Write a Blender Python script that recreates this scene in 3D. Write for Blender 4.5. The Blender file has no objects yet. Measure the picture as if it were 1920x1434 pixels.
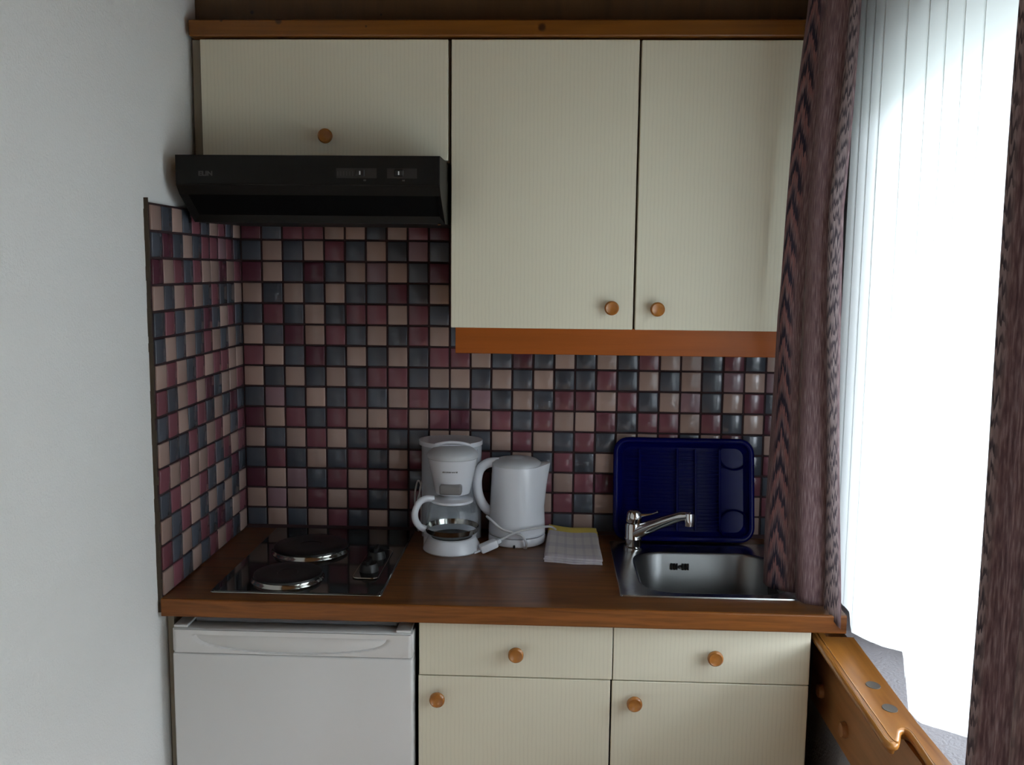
import bpy, bmesh, math, random
from mathutils import Vector, Matrix
random.seed(7)
PI = math.pi
sc = bpy.context.scene
COL = sc.collection

# ------------------------------------------------------------------ camera, world, exposure
cam_data = bpy.data.cameras.new('camera')
cam = bpy.data.objects.new('camera', cam_data); COL.objects.link(cam)
cam_data.sensor_width = 36.0
cam_data.lens = 1747.967 / 1920 * 36.0
cam_data.clip_start = 0.02
_r = (0.99914, 0.03998, 0.01043)
cy_, sy_ = math.cos(-0.0401954873), math.sin(-0.0401954873)
cp_, sp_ = math.cos(0.121079601), math.sin(0.121079601)
fwd = Vector((sy_ * cp_, cy_ * cp_, -sp_)); rt = Vector((cy_, -sy_, 0)); up = rt.cross(fwd)
cr_, sr_ = math.cos(0.0105044), math.sin(0.0105044)
rt2 = cr_ * rt + sr_ * up; up2 = -sr_ * rt + cr_ * up
mw = Matrix(((rt2.x, up2.x, -fwd.x, 0.771953618), (rt2.y, up2.y, -fwd.y, -2.30410627),
             (rt2.z, up2.z, -fwd.z, 0.662243304), (0, 0, 0, 1)))
cam.matrix_world = mw
sc.camera = cam
SKY = 14.2
world = bpy.data.worlds.new('world'); sc.world = world; world.use_nodes = True
bg = world.node_tree.nodes['Background']
bg.inputs[0].default_value = (0.89, 0.95, 1.08, 1); bg.inputs[1].default_value = SKY
sc.view_settings.view_transform = 'Standard'
sc.view_settings.look = 'None'
sc.view_settings.exposure = 0.0
sc.view_settings.gamma = 1.0
sc.view_settings.use_curve_mapping = False
cyc = sc.cycles
cyc.use_denoising = True
cyc.max_bounces = 10; cyc.diffuse_bounces = 6; cyc.glossy_bounces = 5
cyc.transmission_bounces = 8; cyc.transparent_max_bounces = 12
cyc.sample_clamp_indirect = 8.0
cyc.caustics_reflective = False; cyc.caustics_refractive = False

def portal(name, loc, rot, sx, sy):
    l = bpy.data.lights.new(name, 'AREA'); l.shape = 'RECTANGLE'; l.size = sx; l.size_y = sy
    l.cycles.is_portal = True
    o = bpy.data.objects.new(name, l); COL.objects.link(o); o.location = loc; o.rotation_euler = rot
    return o
# daylight sampling portals in the window and the added opening (they give no light of their own)
portal('window_portal', (1.66, -1.045, 0.47), (0, PI / 2, 0), 1.08, 1.13)

portal('added_opening_portal', (1.66, -2.775, -0.47), (0, PI / 2, 0), 0.84, 1.67)

# ------------------------------------------------------------------ materials
def new_mat(name):
    m = bpy.data.materials.new(name); m.use_nodes = True
    nt = m.node_tree; b = nt.nodes['Principled BSDF']
    return m, nt, b
def mat(name, col, rough=0.5, metal=0.0, spec=0.5, bump=0.0, bscale=200.0, coat=0.0):
    m, nt, b = new_mat(name)
    b.inputs['Base Color'].default_value = (*col, 1); b.inputs['Roughness'].default_value = rough
    b.inputs['Metallic'].default_value = metal; b.inputs['Specular IOR Level'].default_value = spec
    b.inputs['Coat Weight'].default_value = coat
    if bump > 0:
        tc = nt.nodes.new('ShaderNodeTexCoord'); n = nt.nodes.new('ShaderNodeTexNoise')
        n.inputs['Scale'].default_value = bscale; n.inputs['Detail'].default_value = 3
        bp = nt.nodes.new('ShaderNodeBump'); bp.inputs['Strength'].default_value = bump
        bp.inputs['Distance'].default_value = 0.002
        nt.links.new(tc.outputs['Object'], n.inputs['Vector']); nt.links.new(n.outputs['Fac'], bp.inputs['Height'])
        nt.links.new(bp.outputs['Normal'], b.inputs['Normal'])
    return m
def ramp(nt, stops):
    r = nt.nodes.new('ShaderNodeValToRGB'); e = r.color_ramp.elements
    while len(e) < len(stops): e.new(0.5)
    for k, (p, c) in enumerate(stops):
        e[k].position = p; e[k].color = (*c, 1)
    return r
def wood(name, c0, c1, scale=(2, 30, 30), rough=0.35, dist=4.0, spec=0.5, knots=None, bump=0.05):
    m, nt, b = new_mat(name)
    tc = nt.nodes.new('ShaderNodeTexCoord'); mp = nt.nodes.new('ShaderNodeMapping')
    mp.inputs['Scale'].default_value = scale
    n = nt.nodes.new('ShaderNodeTexNoise'); n.inputs['Scale'].default_value = 1.0
    n.inputs['Detail'].default_value = 6; n.inputs['Distortion'].default_value = dist * 0.25
    n2 = nt.nodes.new('ShaderNodeTexNoise'); n2.inputs['Scale'].default_value = 4.0; n2.inputs['Detail'].default_value = 4
    mx = nt.nodes.new('ShaderNodeMath'); mx.operation = 'MULTIPLY_ADD'; mx.inputs[1].default_value = 0.35
    nt.links.new(tc.outputs['Object'], mp.inputs['Vector']); nt.links.new(mp.outputs[0], n.inputs['Vector'])
    nt.links.new(mp.outputs[0], n2.inputs['Vector'])
    nt.links.new(n2.outputs['Fac'], mx.inputs[0]); nt.links.new(n.outputs['Fac'], mx.inputs[2])
    r = ramp(nt, [(0.45, c1), (0.62, [(a + d) / 2 for a, d in zip(c0, c1)]), (0.82, c0)])
    nt.links.new(mx.outputs[0], r.inputs['Fac'])
    out = r.outputs['Color']
    if knots:
        for (kx, ky, kz, kr) in knots:
            vm = nt.nodes.new('ShaderNodeVectorMath'); vm.operation = 'DISTANCE'
            vm.inputs[1].default_value = (kx, ky, kz); nt.links.new(tc.outputs['Object'], vm.inputs[0])
            mr = nt.nodes.new('ShaderNodeMapRange'); mr.inputs[1].default_value = kr * 0.5; mr.inputs[2].default_value = kr
            mr.inputs[3].default_value = 1; mr.inputs[4].default_value = 0
            nt.links.new(vm.outputs['Value'], mr.inputs[0])
            mix = nt.nodes.new('ShaderNodeMix'); mix.data_type = 'RGBA'
            nt.links.new(mr.outputs[0], mix.inputs[0]); nt.links.new(out, mix.inputs[6])
            mix.inputs[7].default_value = (c1[0] * 0.25, c1[1] * 0.2, c1[2] * 0.2, 1); out = mix.outputs[2]
    nt.links.new(out, b.inputs['Base Color'])
    b.inputs['Roughness'].default_value = rough; b.inputs['Specular IOR Level'].default_value = spec
    bp = nt.nodes.new('ShaderNodeBump'); bp.inputs['Strength'].default_value = bump; bp.inputs['Distance'].default_value = 0.001
    nt.links.new(mx.outputs[0], bp.inputs['Height']); nt.links.new(bp.outputs[0], b.inputs['Normal'])
    return m

def laminate():
    m, nt, b = new_mat('cream_laminate')
    tc = nt.nodes.new('ShaderNodeTexCoord'); mp = nt.nodes.new('ShaderNodeMapping')
    mp.inputs['Scale'].default_value = (230, 230, 22)
    n = nt.nodes.new('ShaderNodeTexNoise'); n.inputs['Scale'].default_value = 1; n.inputs['Detail'].default_value = 2
    w = nt.nodes.new('ShaderNodeTexWave'); w.wave_type = 'BANDS'; w.bands_direction = 'X'
    w.inputs['Scale'].default_value = 38; w.inputs['Distortion'].default_value = 1.5; w.inputs['Detail'].default_value = 1
    nt.links.new(tc.outputs['Object'], mp.inputs['Vector']); nt.links.new(mp.outputs[0], n.inputs['Vector'])
    nt.links.new(tc.outputs['Object'], w.inputs['Vector'])
    ml = nt.nodes.new('ShaderNodeMath'); ml.operation = 'MULTIPLY'
    p = nt.nodes.new('ShaderNodeMath'); p.operation = 'POWER'; p.inputs[1].default_value = 5.0
    nt.links.new(w.outputs['Fac'], p.inputs[0])
    nt.links.new(p.outputs[0], ml.inputs[0]); nt.links.new(n.outputs['Fac'], ml.inputs[1])
    r = ramp(nt, [(0.0, (0.67, 0.635, 0.50)), (0.6, (0.625, 0.59, 0.463))])
    nt.links.new(ml.outputs[0], r.inputs['Fac']); nt.links.new(r.outputs[0], b.inputs['Base Color'])
    b.inputs['Roughness'].default_value = 0.45; b.inputs['Specular IOR Level'].default_value = 0.35
    return m

def curtain_mat():
    m, nt, b = new_mat('patterned_curtain_fabric')
    L = nt.links.new
    uv = nt.nodes.new('ShaderNodeUVMap'); uv.uv_map = 'cloth'
    def math_(op, a, c=None, v=None):
        n = nt.nodes.new('ShaderNodeMath'); n.operation = op
        if isinstance(a, (int, float)): n.inputs[0].default_value = a
        else: L(a, n.inputs[0])
        if c is not None:
            if isinstance(c, (int, float)): n.inputs[1].default_value = c
            else: L(c, n.inputs[1])
        return n.outputs[0]
    def soft(a, edge, k):
        n = nt.nodes.new('ShaderNodeMath'); n.operation = 'MULTIPLY'; n.use_clamp = True
        L(math_('SUBTRACT', edge, a), n.inputs[0]); n.inputs[1].default_value = k
        return n.outputs[0]
    # thread jitter distorts the motif
    mpj = nt.nodes.new('ShaderNodeMapping'); mpj.inputs['Scale'].default_value = (240, 14, 1); L(uv.outputs[0], mpj.inputs['Vector'])
    nj = nt.nodes.new('ShaderNodeTexNoise'); nj.inputs['Scale'].default_value = 1; nj.inputs['Detail'].default_value = 3; L(mpj.outputs[0], nj.inputs['Vector'])
    jit = math_('MULTIPLY', math_('SUBTRACT', nj.outputs['Fac'], 0.5), 0.085)
    sx = nt.nodes.new('ShaderNodeSeparateXYZ'); L(uv.outputs[0], sx.inputs[0])
    U, V = sx.outputs['X'], math_('ADD', sx.outputs['Y'], jit)
    t = math_('FRACT', math_('DIVIDE', U, 0.36))
    # chevrons
    d = math_('ABSOLUTE', math_('SUBTRACT', t, 0.25))
    ch = math_('FRACT', math_('ADD', math_('DIVIDE', V, 0.066), math_('MULTIPLY', d, 8.0)))
    inband = soft(d, 0.12, 22.0)
    chm = math_('MULTIPLY', soft(ch, 0.50, 5.0), inband)
    salm = math_('MULTIPLY', soft(math_('SUBTRACT', 1.0, ch), 0.40, 5.0), inband)
    # diagonal bars
    d2 = math_('ABSOLUTE', math_('SUBTRACT', t, 0.93))
    in2 = soft(d2, 0.068, 60.0)
    bars = math_('FRACT', math_('ADD', math_('DIVIDE', V, 0.033), math_('MULTIPLY', t, -9.0)))
    barm = math_('MULTIPLY', soft(bars, 0.52, 5.0), in2)
    d3 = math_('ABSOLUTE', math_('SUBTRACT', t, 0.50)); in3 = soft(d3, 0.075, 30.0)
    ch3 = math_('FRACT', math_('ADD', math_('DIVIDE', V, 0.045), math_('MULTIPLY', d3, 9.0)))
    ch3m = math_('MULTIPLY', soft(ch3, 0.5, 4.0), in3)
    mp = nt.nodes.new('ShaderNodeMapping'); mp.inputs['Scale'].default_value = (420, 30, 1); L(uv.outputs[0], mp.inputs['Vector'])
    n = nt.nodes.new('ShaderNodeTexNoise'); n.inputs['Scale'].default_value = 1; n.inputs['Detail'].default_value = 5; L(mp.outputs[0], n.inputs['Vector'])
    base = ramp(nt, [(0.3, (0.12, 0.075, 0.085)), (0.5, (0.23, 0.145, 0.155)), (0.68, (0.39, 0.295, 0.30))]); L(n.outputs['Fac'], base.inputs['Fac'])
    out = base.outputs[0]
    def over(fac, col, amount):
        nonlocal out
        mx = nt.nodes.new('ShaderNodeMix'); mx.data_type = 'RGBA'
        L(math_('MULTIPLY', fac, math_('MULTIPLY', math_('ADD', n.outputs['Fac'], 0.45), amount)), mx.inputs[0]); L(out, mx.inputs[6])
        mx.inputs[7].default_value = (*col, 1); out = mx.outputs[2]
    over(in2, (0.42, 0.36, 0.36), 0.6)
    over(in3, (0.30, 0.25, 0.23), 0.5)
    over(ch3m, (0.09, 0.07, 0.08), 0.6)
    over(salm, (0.40, 0.17, 0.16), 0.6)
    over(chm, (0.04, 0.036, 0.058), 1.15)
    over(barm, (0.07, 0.06, 0.075), 0.95)
    L(out, b.inputs['Base Color']); b.inputs['Roughness'].default_value = 0.85; b.inputs['Specular IOR Level'].default_value = 0.15
    bp = nt.nodes.new('ShaderNodeBump'); bp.inputs['Strength'].default_value = 0.4; bp.inputs['Distance'].default_value = 0.001
    L(n.outputs['Fac'], bp.inputs['Height']); L(bp.outputs[0], b.inputs['Normal'])
    tr = nt.nodes.new('ShaderNodeBsdfTranslucent'); L(out, tr.inputs['Color'])
    ms = nt.nodes.new('ShaderNodeMixShader'); ms.inputs[0].default_value = 0.16
    L(b.outputs[0], ms.inputs[1]); L(tr.outputs[0], ms.inputs[2])
    L(ms.outputs[0], nt.nodes['Material Output'].inputs['Surface'])
    return m
def sheer_mat():
    m = bpy.data.materials.new('white_sheer_voile'); m.use_nodes = True; nt = m.node_tree; nt.nodes.clear(); L = nt.links.new
    o = nt.nodes.new('ShaderNodeOutputMaterial'); tr = nt.nodes.new('ShaderNodeBsdfTranslucent'); df = nt.nodes.new('ShaderNodeBsdfDiffuse')
    tp = nt.nodes.new('ShaderNodeBsdfTransparent')
    tr.inputs[0].default_value = (0.95, 0.98, 0.97, 1); df.inputs[0].default_value = (0.9, 0.92, 0.92, 1)
    a = nt.nodes.new('ShaderNodeMixShader'); a.inputs[0].default_value = 0.2; L(tr.outputs[0], a.inputs[1]); L(df.outputs[0], a.inputs[2])
    b = nt.nodes.new('ShaderNodeMixShader'); b.inputs[0].default_value = 0.08; L(a.outputs[0], b.inputs[1]); L(tp.outputs[0], b.inputs[2])
    L(b.outputs[0], o.inputs['Surface'])
    return m
def thin_glass(name, tint=(0.96, 0.98, 0.98), refl=1.0):
    m = bpy.data.materials.new(name); m.use_nodes = True; nt = m.node_tree; nt.nodes.clear(); L = nt.links.new
    o = nt.nodes.new('ShaderNodeOutputMaterial'); tp = nt.nodes.new('ShaderNodeBsdfTransparent'); gl = nt.nodes.new('ShaderNodeBsdfGlossy')
    gl.inputs['Roughness'].default_value = 0.02; tp.inputs[0].default_value = (*tint, 1)
    fr = nt.nodes.new('ShaderNodeLayerWeight'); fr.inputs['Blend'].default_value = 0.5
    pw = nt.nodes.new('ShaderNodeMath'); pw.operation = 'POWER'; pw.inputs[1].default_value = 4.0; L(fr.outputs['Facing'], pw.inputs[0])
    mm = nt.nodes.new('ShaderNodeMath'); mm.operation = 'MULTIPLY_ADD'; mm.inputs[1].default_value = 0.6 * refl; mm.inputs[2].default_value = 0.045 * refl
    L(pw.outputs[0], mm.inputs[0])
    mx = nt.nodes.new('ShaderNodeMixShader'); L(mm.outputs[0], mx.inputs[0]); L(tp.outputs[0], mx.inputs[1]); L(gl.outputs[0], mx.inputs[2])
    L(mx.outputs[0], o.inputs['Surface'])
    return m
def cloth_check():
    m, nt, b = new_mat('checked_towel_cotton'); L = nt.links.new
    uv = nt.nodes.new('ShaderNodeUVMap'); uv.uv_map = 'cloth'; sx = nt.nodes.new('ShaderNodeSeparateXYZ'); L(uv.outputs[0], sx.inputs[0])
    def mth(op, a, c):
        n = nt.nodes.new('ShaderNodeMath'); n.operation = op
        for k, q in enumerate((a, c)):
            if isinstance(q, (int, float)): n.inputs[k].default_value = q
            else: L(q, n.inputs[k])
        return n.outputs[0]
    out = None
    def over(fac, col, prev):
        mx = nt.nodes.new('ShaderNodeMix'); mx.data_type = 'RGBA'; L(fac, mx.inputs[0])
        if isinstance(prev, tuple): mx.inputs[6].default_value = (*prev, 1)
        else: L(prev, mx.inputs[6])
        mx.inputs[7].default_value = (*col, 1); return mx.outputs[2]
    X, Y = sx.outputs['X'], sx.outputs['Y']
    f1 = mth('FRACT', mth('MULTIPLY', X, 6.0), 0); v1 = mth('MULTIPLY', mth('LESS_THAN', f1, 0.3), 0.28)
    out = over(v1, (0.30, 0.26, 0.33), (0.50, 0.465, 0.445))
    f2 = mth('FRACT', mth('ADD', mth('MULTIPLY', Y, 2.7), 0.1), 0); v2 = mth('MULTIPLY', mth('LESS_THAN', f2, 0.4), 0.35)
    out = over(v2, (0.32, 0.28, 0.36), out)
    yel = mth('GREATER_THAN', Y, 0.84)
    out = over(mth('MULTIPLY', yel, 0.85), (0.62, 0.46, 0.05), out)
    L(out, b.inputs['Base Color']); b.inputs['Roughness'].default_value = 0.9; b.inputs['Specular IOR Level'].default_value = 0.1
    return m

M = {}
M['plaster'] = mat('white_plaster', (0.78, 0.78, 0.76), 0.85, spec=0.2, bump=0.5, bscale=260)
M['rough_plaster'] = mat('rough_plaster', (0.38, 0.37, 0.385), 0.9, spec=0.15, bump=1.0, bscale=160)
M['ceiling_wood'] = wood('brown_boards', (0.28, 0.14, 0.055), (0.2, 0.09, 0.03), (25, 2, 25), 0.5)
M['floor'] = wood('floor_boards', (0.62, 0.40, 0.24), (0.50, 0.31, 0.17), (25, 2, 25), 0.4)
M['grout'] = mat('dark_grout', (0.045, 0.026, 0.028), 0.85, spec=0.2, bump=0.3)
M['laminate'] = laminate()
M['carcass'] = mat('cabinet_board_edge', (0.24, 0.21, 0.16), 0.6)
M['gap_shade'] = mat('gap_shade_board', (0.03, 0.028, 0.025), 0.7)  # carcass tone near black, painting in the shade of the door gaps
M['worktop'] = wood('oak_worktop', (0.165, 0.064, 0.019), (0.072, 0.025, 0.007), (3.5, 60, 60), 0.3, spec=0.28)
M['worktop_lit_edge'] = wood('oak_worktop_lit_edge', (0.235, 0.078, 0.013), (0.115, 0.034, 0.005), (5, 60, 90), 0.4, spec=0.35)  # same oak as the slab, frontal light painted in as a lighter tone
M['pine'] = wood('varnished_pine', (0.19, 0.066, 0.007), (0.135, 0.043, 0.004), (2, 20, 50), 0.35,
                 knots=[(0.196, -0.305, 1.171, 0.009), (0.746, -0.305, 1.158, 0.010), (0.075, -0.305, 1.172, 0.004), (0.38, -0.305, 1.16, 0.003)])
M['bulkhead'] = wood('dark_stained_boards', (0.085, 0.040, 0.011), (0.055, 0.025, 0.007), (25, 20, 3), 0.5,
                     knots=[(1.29, -0.24, 1.187, 0.008), (0.40, -0.24, 1.2, 0.003), (0.12, -0.24, 1.205, 0.005)])
M['valance'] = wood('orange_beech', (0.31, 0.075, 0.006), (0.25, 0.060, 0.005), (2, 20, 50), 0.4, spec=0.3)
M['knob'] = wood('varnished_knob_wood', (0.38, 0.15, 0.032), (0.27, 0.092, 0.016), (30, 30, 30), 0.25)
M['ledge'] = wood('honey_pine', (0.31, 0.125, 0.024), (0.205, 0.075, 0.012), (40, 2.5, 40), 0.34, spec=0.22)
M['ledge_lip'] = wood('honey_pine_lip', (0.40, 0.17, 0.038), (0.28, 0.11, 0.02), (40, 2.5, 40), 0.22, spec=0.45)
M['ledge_face'] = wood('honey_pine_face', (0.38, 0.17, 0.065), (0.27, 0.12, 0.042), (40, 2.5, 40), 0.35)
M['knot_wood'] = mat('grey_knot_wood', (0.08, 0.067, 0.052), 0.5)
M['hood'] = mat('brown_hood_enamel', (0.0048, 0.0042, 0.0036), 0.5, spec=0.25)
M['black'] = mat('matt_black', (0.006, 0.006, 0.006), 0.5)
M['filter'] = mat('black_filter_mesh', (0.002, 0.002, 0.002), 0.9, spec=0.1)
M['hood_print'] = mat('hood_print', (0.055, 0.052, 0.05), 0.5)
M['grey_print'] = mat('grey_print', (0.16, 0.16, 0.16), 0.6)
M['white_mark'] = mat('white_mark', (0.6, 0.6, 0.6), 0.5)
M['hob'] = mat('dark_mirror_hob_steel', (0.03, 0.029, 0.028), 0.07, metal=0.3, spec=0.8)
M['hotplate'] = mat('cast_iron_hotplate', (0.008, 0.008, 0.008), 0.35)
M['steel'] = mat('brushed_steel', (0.42, 0.42, 0.42), 0.24, metal=1.0, bump=0.03, bscale=500)
M['basin_steel'] = mat('satin_basin_steel', (0.25, 0.25, 0.25), 0.36, metal=1.0)
M['dark_steel'] = mat('polished_steel_rim', (0.4, 0.39, 0.36), 0.12, metal=1.0)
M['chrome'] = mat('chrome', (0.62, 0.62, 0.62), 0.06, metal=1.0)
M['white_plastic'] = mat('white_plastic', (0.68, 0.69, 0.73), 0.2)
M['lid_plastic'] = mat('pale_grey_plastic', (0.50, 0.51, 0.53), 0.35)
M['tank'] = mat('smoky_tank_plastic', (0.42, 0.44, 0.48), 0.2)
M['grey_window'] = mat('grey_plastic', (0.19, 0.18, 0.18), 0.3)
M['cord'] = mat('white_cord', (0.55, 0.55, 0.56), 0.4)
M['fridge'] = mat('fridge_white', (0.62, 0.62, 0.61), 0.22)
M['fridge_top'] = mat('fridge_grey_top', (0.33, 0.34, 0.36), 0.4)
M['blue'] = mat('navy_blue_plastic', (0.0015, 0.0028, 0.07), 0.2, spec=0.12)
M['glass'] = thin_glass('clear_glass', (0.965, 0.98, 0.98), 1.0)
M['pane'] = thin_glass('window_glass', (0.97, 0.99, 0.98), 0.6)
M['curtain'] = curtain_mat()
M['sheer'] = sheer_mat()
M['towel'] = cloth_check()
M['frame_white'] = mat('white_window_frame', (0.7, 0.7, 0.68), 0.4)
TC = {'B': (0.34, 0.235, 0.20), 'U': (0.066, 0.074, 0.092), 'P': (0.17, 0.060, 0.076), 'D': (0.095, 0.03, 0.045), 'M': (0.24, 0.145, 0.165)}
TM = {}
for k, c in TC.items():
    TM[k] = []
    for q in range(3):
        f = 0.88 + 0.12 * q
        TM[k].append(mat('glazed_tile_' + {'B': 'beige', 'U': 'slate', 'P': 'plum', 'D': 'wine', 'M': 'mauve'}[k],
                         tuple(v * f for v in c), 0.16, spec=0.4, bump=0.12, bscale=55))

# ------------------------------------------------------------------ helpers
def tag(o, label=None, cat=None, group=None, kind=None):
    if label: o['label'] = label
    if cat: o['category'] = cat
    if group: o['group'] = group
    if kind: o['kind'] = kind
    return o
def thing(name, loc, label, cat, group=None):
    o = bpy.data.objects.new(name, None); o.empty_display_size = 0.05
    COL.objects.link(o); o.location = loc
    return tag(o, label, cat, group)
def obj(name, bm, m, parent=None, smooth=False, angle=40):
    me = bpy.data.meshes.new(name)
    bmesh.ops.recalc_face_normals(bm, faces=bm.faces[:])
    if smooth:
        for f in bm.faces: f.smooth = True
        for e in bm.edges:
            if len(e.link_faces) == 2 and e.calc_face_angle(0) > math.radians(angle): e.smooth = False
    bm.to_mesh(me); bm.free()
    for k in (m if isinstance(m, (list, tuple)) else [m]): me.materials.append(k)
    o = bpy.data.objects.new(name, me); COL.objects.link(o)
    if parent is not None: adopt(o, parent)
    return o
def world_loc(o):
    v = Vector(o.location)
    while o.parent is not None:
        o = o.parent; v = v + Vector(o.location) if o.type == 'EMPTY' else v
    return v
def adopt(o, p):
    o.parent = p
    r = p
    while r.parent is not None: r = r.parent
    if r.type == 'EMPTY' and p is r:
        o.matrix_parent_inverse = Matrix.Translation(-Vector(r.location))
B = bmesh.new
def box(bm, x0, x1, y0, y1, z0, z1, bev=0.0, seg=1, mi=0):
    vs = [bm.verts.new((x, y, z)) for x in (x0, x1) for y in (y0, y1) for z in (z0, z1)]
    fs = [bm.faces.new([vs[i] for i in q]) for q in ((0, 1, 3, 2), (4, 6, 7, 5), (0, 4, 5, 1), (2, 3, 7, 6), (0, 2, 6, 4), (1, 5, 7, 3))]
    for f in fs: f.material_index = mi
    if bev > 0:
        es = list({e for f in fs for e in f.edges})
        bmesh.ops.bevel(bm, geom=es, offset=bev, segments=seg, affect='EDGES', profile=0.5)
    return bm
def lathe(bm, cx, cy, prof, seg=48, sx=1.0, sy=1.0, cap=True, mi=0):
    rings = []
    for r, z in prof:
        rings.append([bm.verts.new((cx + r * sx * math.cos(2 * PI * k / seg), cy + r * sy * math.sin(2 * PI * k / seg), z)) for k in range(seg)])
    for a, b in zip(rings, rings[1:]):
        for k in range(seg):
            f = bm.faces.new((a[k], a[(k + 1) % seg], b[(k + 1) % seg], b[k])); f.material_index = mi
    if cap:
        for r in (rings[0], rings[-1]):
            f = bm.faces.new(r); f.material_index = mi
    return bm
def spline(pts, n=10):
    P = [Vector(p) for p in pts]; P = [2 * P[0] - P[1]] + P + [2 * P[-1] - P[-2]]
    out = []
    for i in range(1, len(P) - 2):
        for k in range(n):
            t = k / n; a, b, c, d = P[i - 1], P[i], P[i + 1], P[i + 2]
            out.append(0.5 * ((2 * b) + (c - a) * t + (2 * a - 5 * b + 4 * c - d) * t * t + (3 * b - a - 3 * c + d) * t ** 3))
    out.append(P[-2]); return out
def tube(bm, pts, rad, seg=10, closed=False, sc2=1.0, mi=0):
    P = [Vector(p) for p in pts]; n = len(P)
    R_ = rad if isinstance(rad, (list, tuple)) else [rad] * n
    rings = []; up0 = Vector((0, 0, 1))
    prev = None
    for i in range(n):
        if closed: t = (P[(i + 1) % n] - P[i - 1]).normalized()
        else: t = (P[min(i + 1, n - 1)] - P[max(i - 1, 0)]).normalized()
        if prev is None:
            a = up0 if abs(t.z) < 0.9 else Vector((1, 0, 0)); prev = t.cross(a).normalized()
        nrm = (prev - t * prev.dot(t)).normalized(); prev = nrm; bn = t.cross(nrm)
        rings.append([bm.verts.new(P[i] + R_[i] * (math.cos(2 * PI * k / seg) * nrm + sc2 * math.sin(2 * PI * k / seg) * bn)) for k in range(seg)])
    m_ = n if closed else n - 1
    for i in range(m_):
        a, b = rings[i], rings[(i + 1) % n]
        for k in range(seg):
            f = bm.faces.new((a[k], a[(k + 1) % seg], b[(k + 1) % seg], b[k])); f.material_index = mi
    if not closed:
        bm.faces.new(rings[0]); bm.faces.new(rings[-1])
    return bm
def prism_x(bm, poly_yz, x0, x1, bev=0):
    a = [bm.verts.new((x0, y, z)) for y, z in poly_yz]; b = [bm.verts.new((x1, y, z)) for y, z in poly_yz]
    n = len(a); fs = [bm.faces.new(a), bm.faces.new(b)]
    for k in range(n): fs.append(bm.faces.new((a[k], a[(k + 1) % n], b[(k + 1) % n], b[k])))
    if bev: bmesh.ops.bevel(bm, geom=list({e for f in fs for e in f.edges}), offset=bev, segments=2, affect='EDGES')
    return fs
def prism_z(bm, poly, z0, z1, bev=0, seg=2):
    a = [bm.verts.new((x, y, z0)) for x, y in poly]; b = [bm.verts.new((x, y, z1)) for x, y in poly]
    n = len(a); fs = [bm.faces.new(a), bm.faces.new(b)]
    for k in range(n): fs.append(bm.faces.new((a[k], a[(k + 1) % n], b[(k + 1) % n], b[k])))
    if bev: bmesh.ops.bevel(bm, geom=[e for f in fs[:2] for e in f.edges], offset=bev, segments=seg, affect='EDGES')
    return fs
def rrect(x0, x1, y0, y1, r, n=8):
    out = []
    for cx, cy, a0 in ((x1 - r, y1 - r, 0), (x0 + r, y1 - r, 90), (x0 + r, y0 + r, 180), (x1 - r, y0 + r, 270)):
        for k in range(n + 1):
            a = math.radians(a0 + 90 * k / n); out.append((cx + r * math.cos(a), cy + r * math.sin(a)))
    return out
def grid(bm, nu, nv, fn, uvfn=None, uvname='cloth'):
    vs = [[bm.verts.new(fn(i / (nu - 1), j / (nv - 1))) for j in range(nv)] for i in range(nu)]
    lay = bm.loops.layers.uv.new(uvname) if uvfn else None
    for i in range(nu - 1):
        for j in range(nv - 1):
            f = bm.faces.new((vs[i][j], vs[i + 1][j], vs[i + 1][j + 1], vs[i][j + 1]))
            if lay:
                for lp, (a, b) in zip(f.loops, ((i, j), (i + 1, j), (i + 1, j + 1), (i, j + 1))):
                    lp[lay].uv = uvfn(a / (nu - 1), b / (nv - 1))
    return bm
def interp(x, xs, ys):
    if x <= xs[0]: return ys[0]
    for a, b, c, d in zip(xs, xs[1:], ys, ys[1:]):
        if x <= b: return c + (d - c) * (x - a) / (b - a)
    return ys[-1]
def structure(name, bm, m, label, cat, **k):
    o = obj(name, bm, m, **k); return tag(o, label, cat, None, 'structure')

# ------------------------------------------------------------------ room shell
FZ, CZ, RY, WX = -0.88, 1.52, -4.2, 1.376
structure('floor', box(B(), -0.1, 1.7, RY - 0.1, 0.1, FZ - 0.1, FZ), M['floor'], 'warm wooden floor of the kitchen room', 'floor')
structure('ceiling', box(B(), -0.1, 1.7, RY - 0.1, 0.1, CZ, CZ + 0.1), M['ceiling_wood'], 'brown boarded ceiling above the kitchen corner', 'ceiling')
wall_left = structure('wall_left', box(B(), -0.12, -0.006, RY - 0.1, 0.1, FZ, CZ), M['plaster'], 'white plastered wall at the left', 'wall')
wall_back = structure('wall_back', box(B(), -0.12, 1.7, 0.006, 0.12, FZ, CZ), M['plaster'], 'wall behind the kitchen units', 'wall')
bm = B()
WY0, WY1, WZ0, WZ1 = -1.60, -0.51, -0.062, 1.0
DY0, DY1, DZ = -3.6, -1.95, -0.06
WX2 = 1.47          # wall set back above the ledge, shaped to soften light on the sheer
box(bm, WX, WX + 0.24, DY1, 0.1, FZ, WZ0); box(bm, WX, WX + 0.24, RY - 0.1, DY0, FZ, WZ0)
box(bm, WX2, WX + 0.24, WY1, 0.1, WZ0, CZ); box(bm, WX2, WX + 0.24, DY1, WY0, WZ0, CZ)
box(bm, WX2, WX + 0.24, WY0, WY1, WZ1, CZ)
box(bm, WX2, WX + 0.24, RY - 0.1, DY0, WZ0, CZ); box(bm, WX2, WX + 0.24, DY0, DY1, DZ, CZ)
wall_right = structure('wall_right', bm, M['rough_plaster'], 'white plastered window wall at the right', 'wall')
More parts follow.
